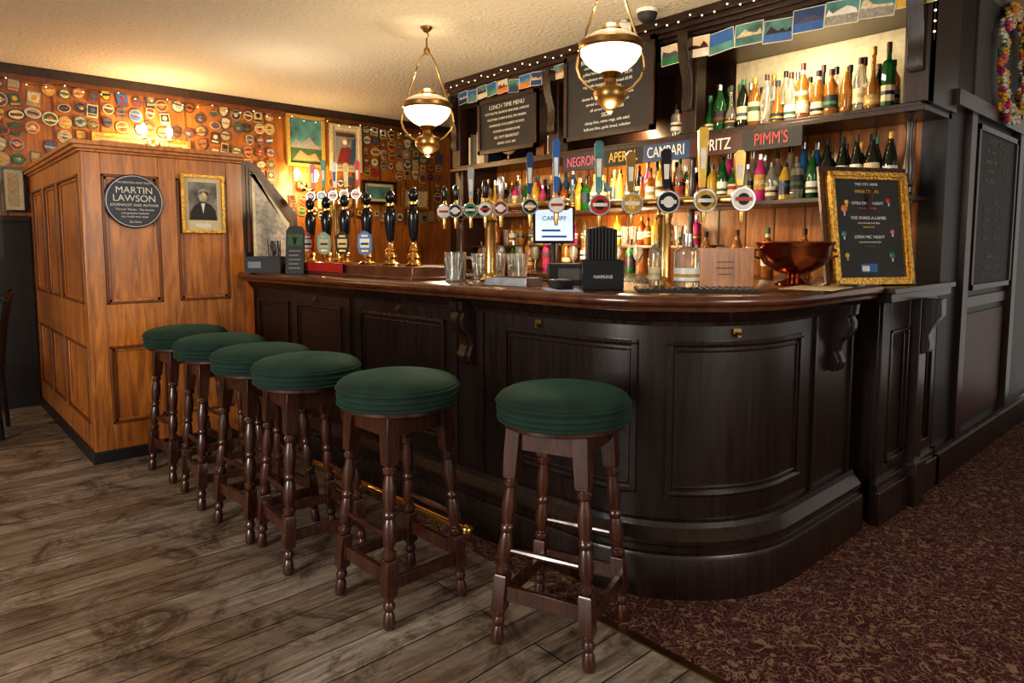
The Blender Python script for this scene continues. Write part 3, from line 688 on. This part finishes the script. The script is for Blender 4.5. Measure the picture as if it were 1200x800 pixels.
def font(name,p0,p1,post,z,taps,hr,zb,pw=1.0):
    b=MB(); p0=Vector(p0);p1=Vector(p1)
    b.tube([(p0.x,p0.y,z),(p1.x,p1.y,z)],.019,M_brass,14)
    for p in (p0,p1): b.ball((p.x,p.y,z),.026,M_brass,12,8)
    for t in post:
        q=p0.lerp(p1,t)
        b.lathe([(.050,.001),(.052,.01),(.040,.02),(.030,.03),(.027,.05),(.027,z-zb-.07),(.034,z-zb-.055),(.030,z-zb-.04),(.036,z-zb-.015),(.036,z-zb+.02),(.026,z-zb+.035),(.0001,z-zb+.045)],M_brass,(q.x,q.y,zb),24)
    for t,disc,tc,hc,hh in taps:
        q=p0.lerp(p1,t); M=T(q.x,q.y,z,CAM)
        b.tube([(0,0,0),(0,-.035,.005),(0,-.06,.0)],.011,M_brass,8,M)
        b.lathe([(.009,0),(.012,-.03),(.009,-.07),(.007,-.09)][::-1],M_brass,(0,-.06,0),10,M)
        MM=M@Matrix.Translation((0,-.072,-.005))@Matrix.Rotation(math.pi/2,4,'X')
        b.lathe([(hr,0),(hr*1.05,.006),(hr,.014)],M_steel if disc else M_brass,M=MM,seg=28)
        b.lathe([(hr*.88,.0145),(hr*.86,.016)],tc,M=MM,seg=28); b.lathe([(hr*.5,.0165),(hr*.5,.0175)],random.choice([M_white,M_gold,M_black]),M=MM,seg=20)
        b.box(-hr*.7,hr*.7,-hr*.16,hr*.16,.0175,.019,M_white if tc not in (M_white,) else M_red,MM)
        b.lathe([(.010,.0),(.014,.02),(.008,.035),(.008,.05)],M_brass,(0,-.03,.01),12,M)
        if hh>.16:
            b.prism([(-.009*pw,.05),(.009*pw,.05),(.013*pw,hh*.6),(.016*pw,hh),(.009*pw,hh+.012),(-.009*pw,hh+.012),(-.016*pw,hh),(-.013*pw,hh*.6)],-.040,-.022,hc,M); b.prism([(-.007*pw,hh*.45),(.007*pw,hh*.45),(.009*pw,hh*.75),(-.009*pw,hh*.75)],-.042,-.040,M_white if hc!=M_white else M_dkblue,M)
        else: b.lathe([(.010,.05),(.014,.06),(.017,hh-.02),(.012,hh),(.0001,hh+.006)],hc,(0,-.03,0),14,M)
    return b.build(name)
font('beer_tap_font',(2.08,2.80),(2.10,1.98),(.42,),1.445,[(.0,1,M_white,M_black,.12),(.11,1,M_navy,M_black,.12),(.25,1,M_green,M_steel,.19),(.38,1,M_white,M_black,.13),(.51,1,MU[2],M_steel,.14),(.74,1,M_navy,M_dkblue,.22),(.93,1,M_white,M_blue,.26)],.034,1.10)
font('beer_tap_font',(2.29,1.98),(2.42,1.36),(.52,),1.45,[(.02,1,M_red,M_teal,.26),(.26,1,MU[5],M_brassD,.20),(.51,1,M_black,M_black,.20),(.75,1,MU[5],M_yellow,.27),(.98,1,M_white,M_brass,.17)],.045,1.10,1.25)
font('beer_tap_font',(2.10,4.30),(2.22,3.92),(.5,),1.60,[(.0,1,M_red,M_pink,.2),(.25,1,M_green,M_green,.22),(.5,1,M_white,M_white,.2),(.75,1,M_yellow,M_yellow,.19),(1.,1,M_white,M_red,.2)],.030,1.165)

# ------------------------------------------------------------ things on the bar
b=MB(); b.box(-.11,.11,-.06,.06,0,.10,M_blackm); b.box(-.10,-.005,-.05,.05,.10,.102,M_blackm); b.box(.005,.10,-.05,.05,.10,.102,M_blackm)
b.box(-.112,-.10,-.061,.06,.10,.13,M_blackm)
b.box(-.09,-.01,-.0615,-.06,.03,.07,M_navy)
for i in range(16):
    x,y=random.uniform(.02,.09),random.uniform(-.04,.04); b.tube([(x,y,.08),(x+random.uniform(-.02,.02),y,.20)],.003,M_blackm,5)
b.build('bar_caddy',(1.72,4.22,1.101),CAM)
b=MB(); M=Matrix.Rotation(R(-8),4,'X')
b.prism([(-.055,0),(.055,0),(.055,.26),(.04,.285),(0,.295),(-.04,.285),(-.055,.26)],-.008,.008,M_blackm,M); b.box(-.045,.045,-.010,-.008,.17,.24,MU[3],M)
for k in range(5): b.box(-.035,.035-.01*(k%2),-.010,-.008,.03+.026*k,.038+.026*k,M_chalkg,M)
b.tube([(0,.0,.22),(0,.10,.003)],.006,M_blackm,6)
b.build('table_sign',(1.765,3.90,1.101),CAM)
b=MB(); b.lathe([(.046,0),(.050,.006),(.052,.13),(.055,.14),(.050,.14),(.047,.012),(.0001,.010)],M_glassclear,seg=24); b.tube([(.05,0,.115),(.085,0,.11),(.092,0,.07),(.08,0,.035),(.05,0,.03)],.007,M_glassclear,8)
for i in range(6): b.box(-.02+.006*i,-.016+.006*i,-.03,.03,.014,.12+.004*i,M_white,Matrix.Rotation(R(5*i-13),4,'Y'))
b.build('glass_tankard',(1.95,2.55,1.101),CAM)
b=MB()
for (x,y) in ((2.28,2.62),(2.30,2.52),(2.27,2.44),(2.20,2.68),(2.34,2.70)):
    b.lathe([(.028,0),(.030,.004),(.036,.08),(.041,.13),(.039,.13),(.034,.08),(.028,.010),(.0001,.009)],M_glassclear,(x,y,0),18)
b.build('pint_glasses',(0,0,1.101))
b=MB(); b.box(-.035,.035,-.06,.06,0,.03,M_blackm); b.box(-.028,.028,.0,.05,.03,.033,M_steel); b.box(-.028,.028,-.05,-.008,.03,.034,M_greyp)
b.build('card_machine',(1.99,1.90,1.101),R(-30),bevel=.006)
b=MB(); b.box(-.085,.085,-.05,.05,0,.006,M_blackm); b.tube([(0,.02,.005),(0,.03,.20)],.012,M_blackm,8); Mt=Matrix.Translation((0,0,.27))@Matrix.Rotation(R(-12),4,'X')
b.box(-.10,.10,-.008,.008,-.09,.09,M_black,Mt); b.box(-.090,.090,-.010,-.008,-.080,.080,M_screen,Mt); b.box(-.06,.06,-.0108,-.010,-.065,-.055,M_blue,Mt); b.box(-.06,.03,-.0108,-.010,-.035,-.025,M_blue,Mt)
o=b.build('till_screen',(2.36,2.30,1.101),CAM,bevel=.003)
c=txt(None,'CARDIFF',.030,(0,-.012,.30),0,M_navy); c.parent=o; c.rotation_euler=(R(78),0,0)
b=MB(); b.box(-.08,.08,-.06,.06,0,.115,M_black); b.box(-.07,.07,-.05,.05,.115,.118,M_blackm)
for i in range(9): b.box(-.058+.013*i,-.049+.013*i,-.045,.045,.115,.245-.003*abs(i-4),M_blackm)
o=b.build('napkin_holder',(2.03,1.72,1.101),CAM,bevel=.004)
c=txt(None,'NAPKINS',.018,(0,-.0615,.05),0,M_chalk); c.parent=o; c.rotation_euler=(R(90),0,0)
b=MB()
for yy in (-.09,.09): b.box(-.14,.14,yy-.006,yy+.006,0,.16,M_pine)
for xx in (-.14,.14): b.box(xx-.006,xx+.006,-.09,.09,0,.16,M_pine)
b.box(-.14,.14,-.09,.09,0,.012,M_pine)
for (x0,x1,z0,z1) in ((-.03,.05,.075,.08),(-.03,.05,.10,.104),(-.02,.04,.05,.054)): b.box(x0,x1,-.0975,-.096,z0,z1,M_pineD)
for i in range(8): b.box(-.12+.03*i,-.10+.03*i,-.07,.07,.012,.13+.006*(i%3),M_cream)
b.build('wooden_crate',(2.56,1.56,1.101),R(-30),bevel=.003)
b=MB(); b.lathe([(.075,0),(.078,.008),(.05,.018),(.03,.03),(.035,.045),(.08,.06),(.125,.09),(.148,.13),(.152,.165),(.162,.182),(.160,.188),(.150,.182),(.145,.165),(.14,.13),(.115,.095),(.0001,.065)],M_copper,seg=40)
for sg in(-1,1): b.tube([(sg*.152,0,.155),(sg*.18,0,.15),(sg*.185,0,.125),(sg*.15,0,.115)],.006,M_copper,8)
for i in range(4): b.ball((.05*math.cos(i*1.6),.05*math.sin(i*1.6),.14),.05,random.choice([M_white,M_greyp]),10,6)
b.build('copper_punch_bowl',(2.88,1.35,1.101),CAM)
b=MB(); bottle(b,0,0,0,.20,.048,M_glassclear,M_white,M_steel,2,20); bottle(b,-.02,.13,0,.20,.026,M_gcl,M_cream,M_gold,0); b.build('gin_bottles',(2.21,1.45,1.115))
b=MB(); b.box(-.22,.22,-.12,.12,0,.010,M_blackm)
for i in range(18): b.box(-.21+.024*i,-.200+.024*i,-.11,.11,.010,.013,M_black)
b.build('rubber_bar_mat',(2.22,1.42,1.101),R(-50))
b=MB(); b.box(-.15,.15,-.1,.1,0,.002,M_cream); b.build('paper_menu',(2.72,1.18,1.101),R(8))
b=MB(); b.box(-.11,.11,-.06,.06,0,.035,M_steel); b.box(-.09,.09,-.05,.05,.035,.037,M_blackm); b.build('drip_tray',(1.95,2.14,1.101),R(-80),bevel=.003)
b=MB(); b.box(-.10,.10,-.09,.09,0,.09,M_blackm); b.box(-.06,.06,-.092,-.09,.02,.07,M_greyp); b.build('receipt_printer',(2.24,2.08,1.101),CAM,bevel=.006)

# gold framed menu standing at the bar end
b=MB(); Mt=Matrix.Rotation(R(-9),4,'X')
W,H=.215,.53
b.box(-W-.03,W+.04,.004,.02,0,H+.03,M_stool,Mt)
for d,w,o_ in ((0,.020,.030),(.020,.014,.020)):
    for (a0,a1,c0,c1) in ((-W+d,-W+d+w,d,H-d),(W-d-w,W-d,d,H-d),(-W+d,W-d,d,d+w),(-W+d,W-d,H-d-w,H-d)): b.box(a0,a1,-o_,.004,c0,c1,M_gold,Mt)
b.box(-W+.03,W-.03,-.006,.004,.03,H-.03,M_slate,Mt); b.box(-.06,.03,-.008,-.006,.06,.10,M_blue,Mt); b.box(-.055,-.015,-.009,-.008,.065,.09,M_white,Mt)
for (x,z,m,s) in ((-.13,.36,M_orange,.018),(-.115,.39,M_yellow,.012),(.12,.40,M_red,.014),(-.14,.24,M_teal,.014),(.13,.25,M_pink,.012),(.12,.14,M_green,.016),(-.13,.14,M_yellow,.013)):
    b.lathe([(s,0),(s*.8,.002)],m,M=Mt@Matrix.Translation((x,-.006,z))@Matrix.Rotation(math.pi/2,4,'X'),seg=10)
    b.box(x-.003,x+.003,-.008,-.006,z-s*1.9,z-s*.9,M_chalk,Mt)
b.tube([(0,.02,.45),(0,.16,.0)],.010,M_stool,6)
o=b.build('framed_events_menu',(3.36,1.20,1.087),R(-28),bevel=.003)
for t,s,z,m in (('THE CITY ARMS',.018,.475,M_chalk),("WHAT'S ON",.024,.44,M_yellow),('OPEN DECK NIGHT',.020,.385,M_chalk),('live music from 8pm',.012,.362,M_pink),('THE SHAKE-A-LAMBS',.021,.315,M_chalk),('every thursday from 9pm',.012,.292,M_chalk),('FREE ENTRY',.012,.272,M_yellow),('OPEN MIC NIGHT',.021,.225,M_chalk),('international sunday 7pm',.012,.202,M_chalk),('all welcome',.012,.182,M_teal)):
    c=txt(None,t,s,(0,0,0),0,m); c.parent=o; c.matrix_basis=Mt@Matrix.Translation((0,-.0075,z))@Matrix.Rotation(math.pi/2,4,'X')

# ------------------------------------------------------------ garland, ceiling fittings, chair
b=MB()
for k in range(170):
    t=k/170; a=t*2*math.pi
    p=Vector((4.92+.26*math.cos(a)+random.uniform(-.04,.04),1.03+random.uniform(-.02,.02),2.33+.30*math.sin(a)+random.uniform(-.03,.03)))
    m=random.choice([M_pink,M_yellow,M_white,M_orange,M_gpk,M_green,M_yellow,M_white])
    for j in range(5):
        q=p+Vector((.018*math.cos(j*1.257),0,.018*math.sin(j*1.257))); b.ball(q,.014,m,6,4,sz=.8)
    b.ball(p+Vector((0,-.012,0)),.008,M_yellow,6,4)
b.build('flower_garland')
b=MB(); b.lathe([(.0001,-.075),(.03,-.07),(.052,-.05),(.06,-.022)],M_blackm,seg=24,cap=False); b.lathe([(.062,-.022),(.066,-.01),(.066,-.001)],M_white,seg=24); b.build('dome_camera',(3.34,2.50,CH))
b=MB(); b.box(-.04,.04,-.03,.03,-.12,-.02,M_white); b.lathe([(.025,-.001),(.025,-.02)][::-1],M_white,seg=12); b.ball((0,-.03,-.09),.025,M_white,12,8); b.build('motion_sensor',(3.38,2.70,CH),CAM,bevel=.008)
b=MB(); b.box(-.035,.035,-.03,.03,-.06,.06,M_white); b.build('motion_sensor',(3.44,4.66,2.44),CAM,bevel=.01)
b=MB()
for sx in(-.18,.18):
    for sy in(-.18,.18): b.tube([(sx*1.1,sy*1.1,0),(sx,sy,.44)],[.014,.019],M_black,8)
b.box(-.21,.21,-.21,.21,.44,.47,M_black)
for sx in(-.19,-.095,0,.095,.19): b.tube([(sx,.19,.46),(sx*1.02,.215,.70),(sx*1.05,.25,.90)],.011 if abs(sx)<.19 else .016,M_black,8)
b.tube([(-.21,.25,.92),(-.1,.27,.95),(0,.275,.96),(.1,.27,.95),(.21,.25,.92)],.022,M_black,8)
b.build('wooden_chair',(.27,5.68,0),R(-100),bevel=.004)

# ------------------------------------------------------------ lights
def area(name,loc,size,e,col,target=None,sy=None):
    l=bpy.data.lights.new(name,'AREA'); l.energy=e; l.color=col; l.size=size
    if sy: l.shape='RECTANGLE'; l.size_y=sy
    o=bpy.data.objects.new(name,l); scene.collection.objects.link(o); o.location=loc
    if target is None: target=(loc[0],loc[1],0)
    d=Vector(target)-Vector(loc); o.rotation_euler=d.to_track_quat('-Z','Y').to_euler(); return o
area('window_light_left',(-2.9,1.5,1.7),1.5,92,(1,.96,.90),(1.0,2.6,.0))
area('window_light_front',(1.8,-2.8,1.8),1.6,40,(1,.92,.80),(2.4,1.2,.0))
area('shelf_light_upper',(3.72,1.75,2.40),.08,8,(1,.84,.56),(3.95,1.75,2.0),1.0)
area('shelf_light_mid',(3.68,3.0,1.88),.06,34,(1,.73,.40),(4.0,3.0,1.5),3.2)
area('shelf_light_low',(3.70,3.0,1.49),.06,26,(1,.66,.32),(4.0,3.0,1.1),3.2)
area('ceiling_wash',(2.2,4.9,1.95),.3,3,(1,.86,.66),(2.2,4.9,3))

w=bpy.data.worlds.new('world'); scene.world=w; w.use_nodes=True
w.node_tree.nodes['Background'].inputs['Color'].default_value=(1,.94,.86,1); w.node_tree.nodes['Background'].inputs['Strength'].default_value=.30

try: scene.view_settings.view_transform='Standard'
except Exception: pass
try: scene.view_settings.look='Medium High Contrast'
except Exception: pass
scene.view_settings.exposure=.64

cd=bpy.data.cameras.new('camera'); co=bpy.data.objects.new('camera',cd); scene.collection.objects.link(co)
co.location=(0,0,1.27); co.rotation_euler=(R(85),0,CAM)
cd.sensor_width=36; cd.lens=23.7; cd.shift_y=-.0358; cd.clip_start=.05
scene.camera=co
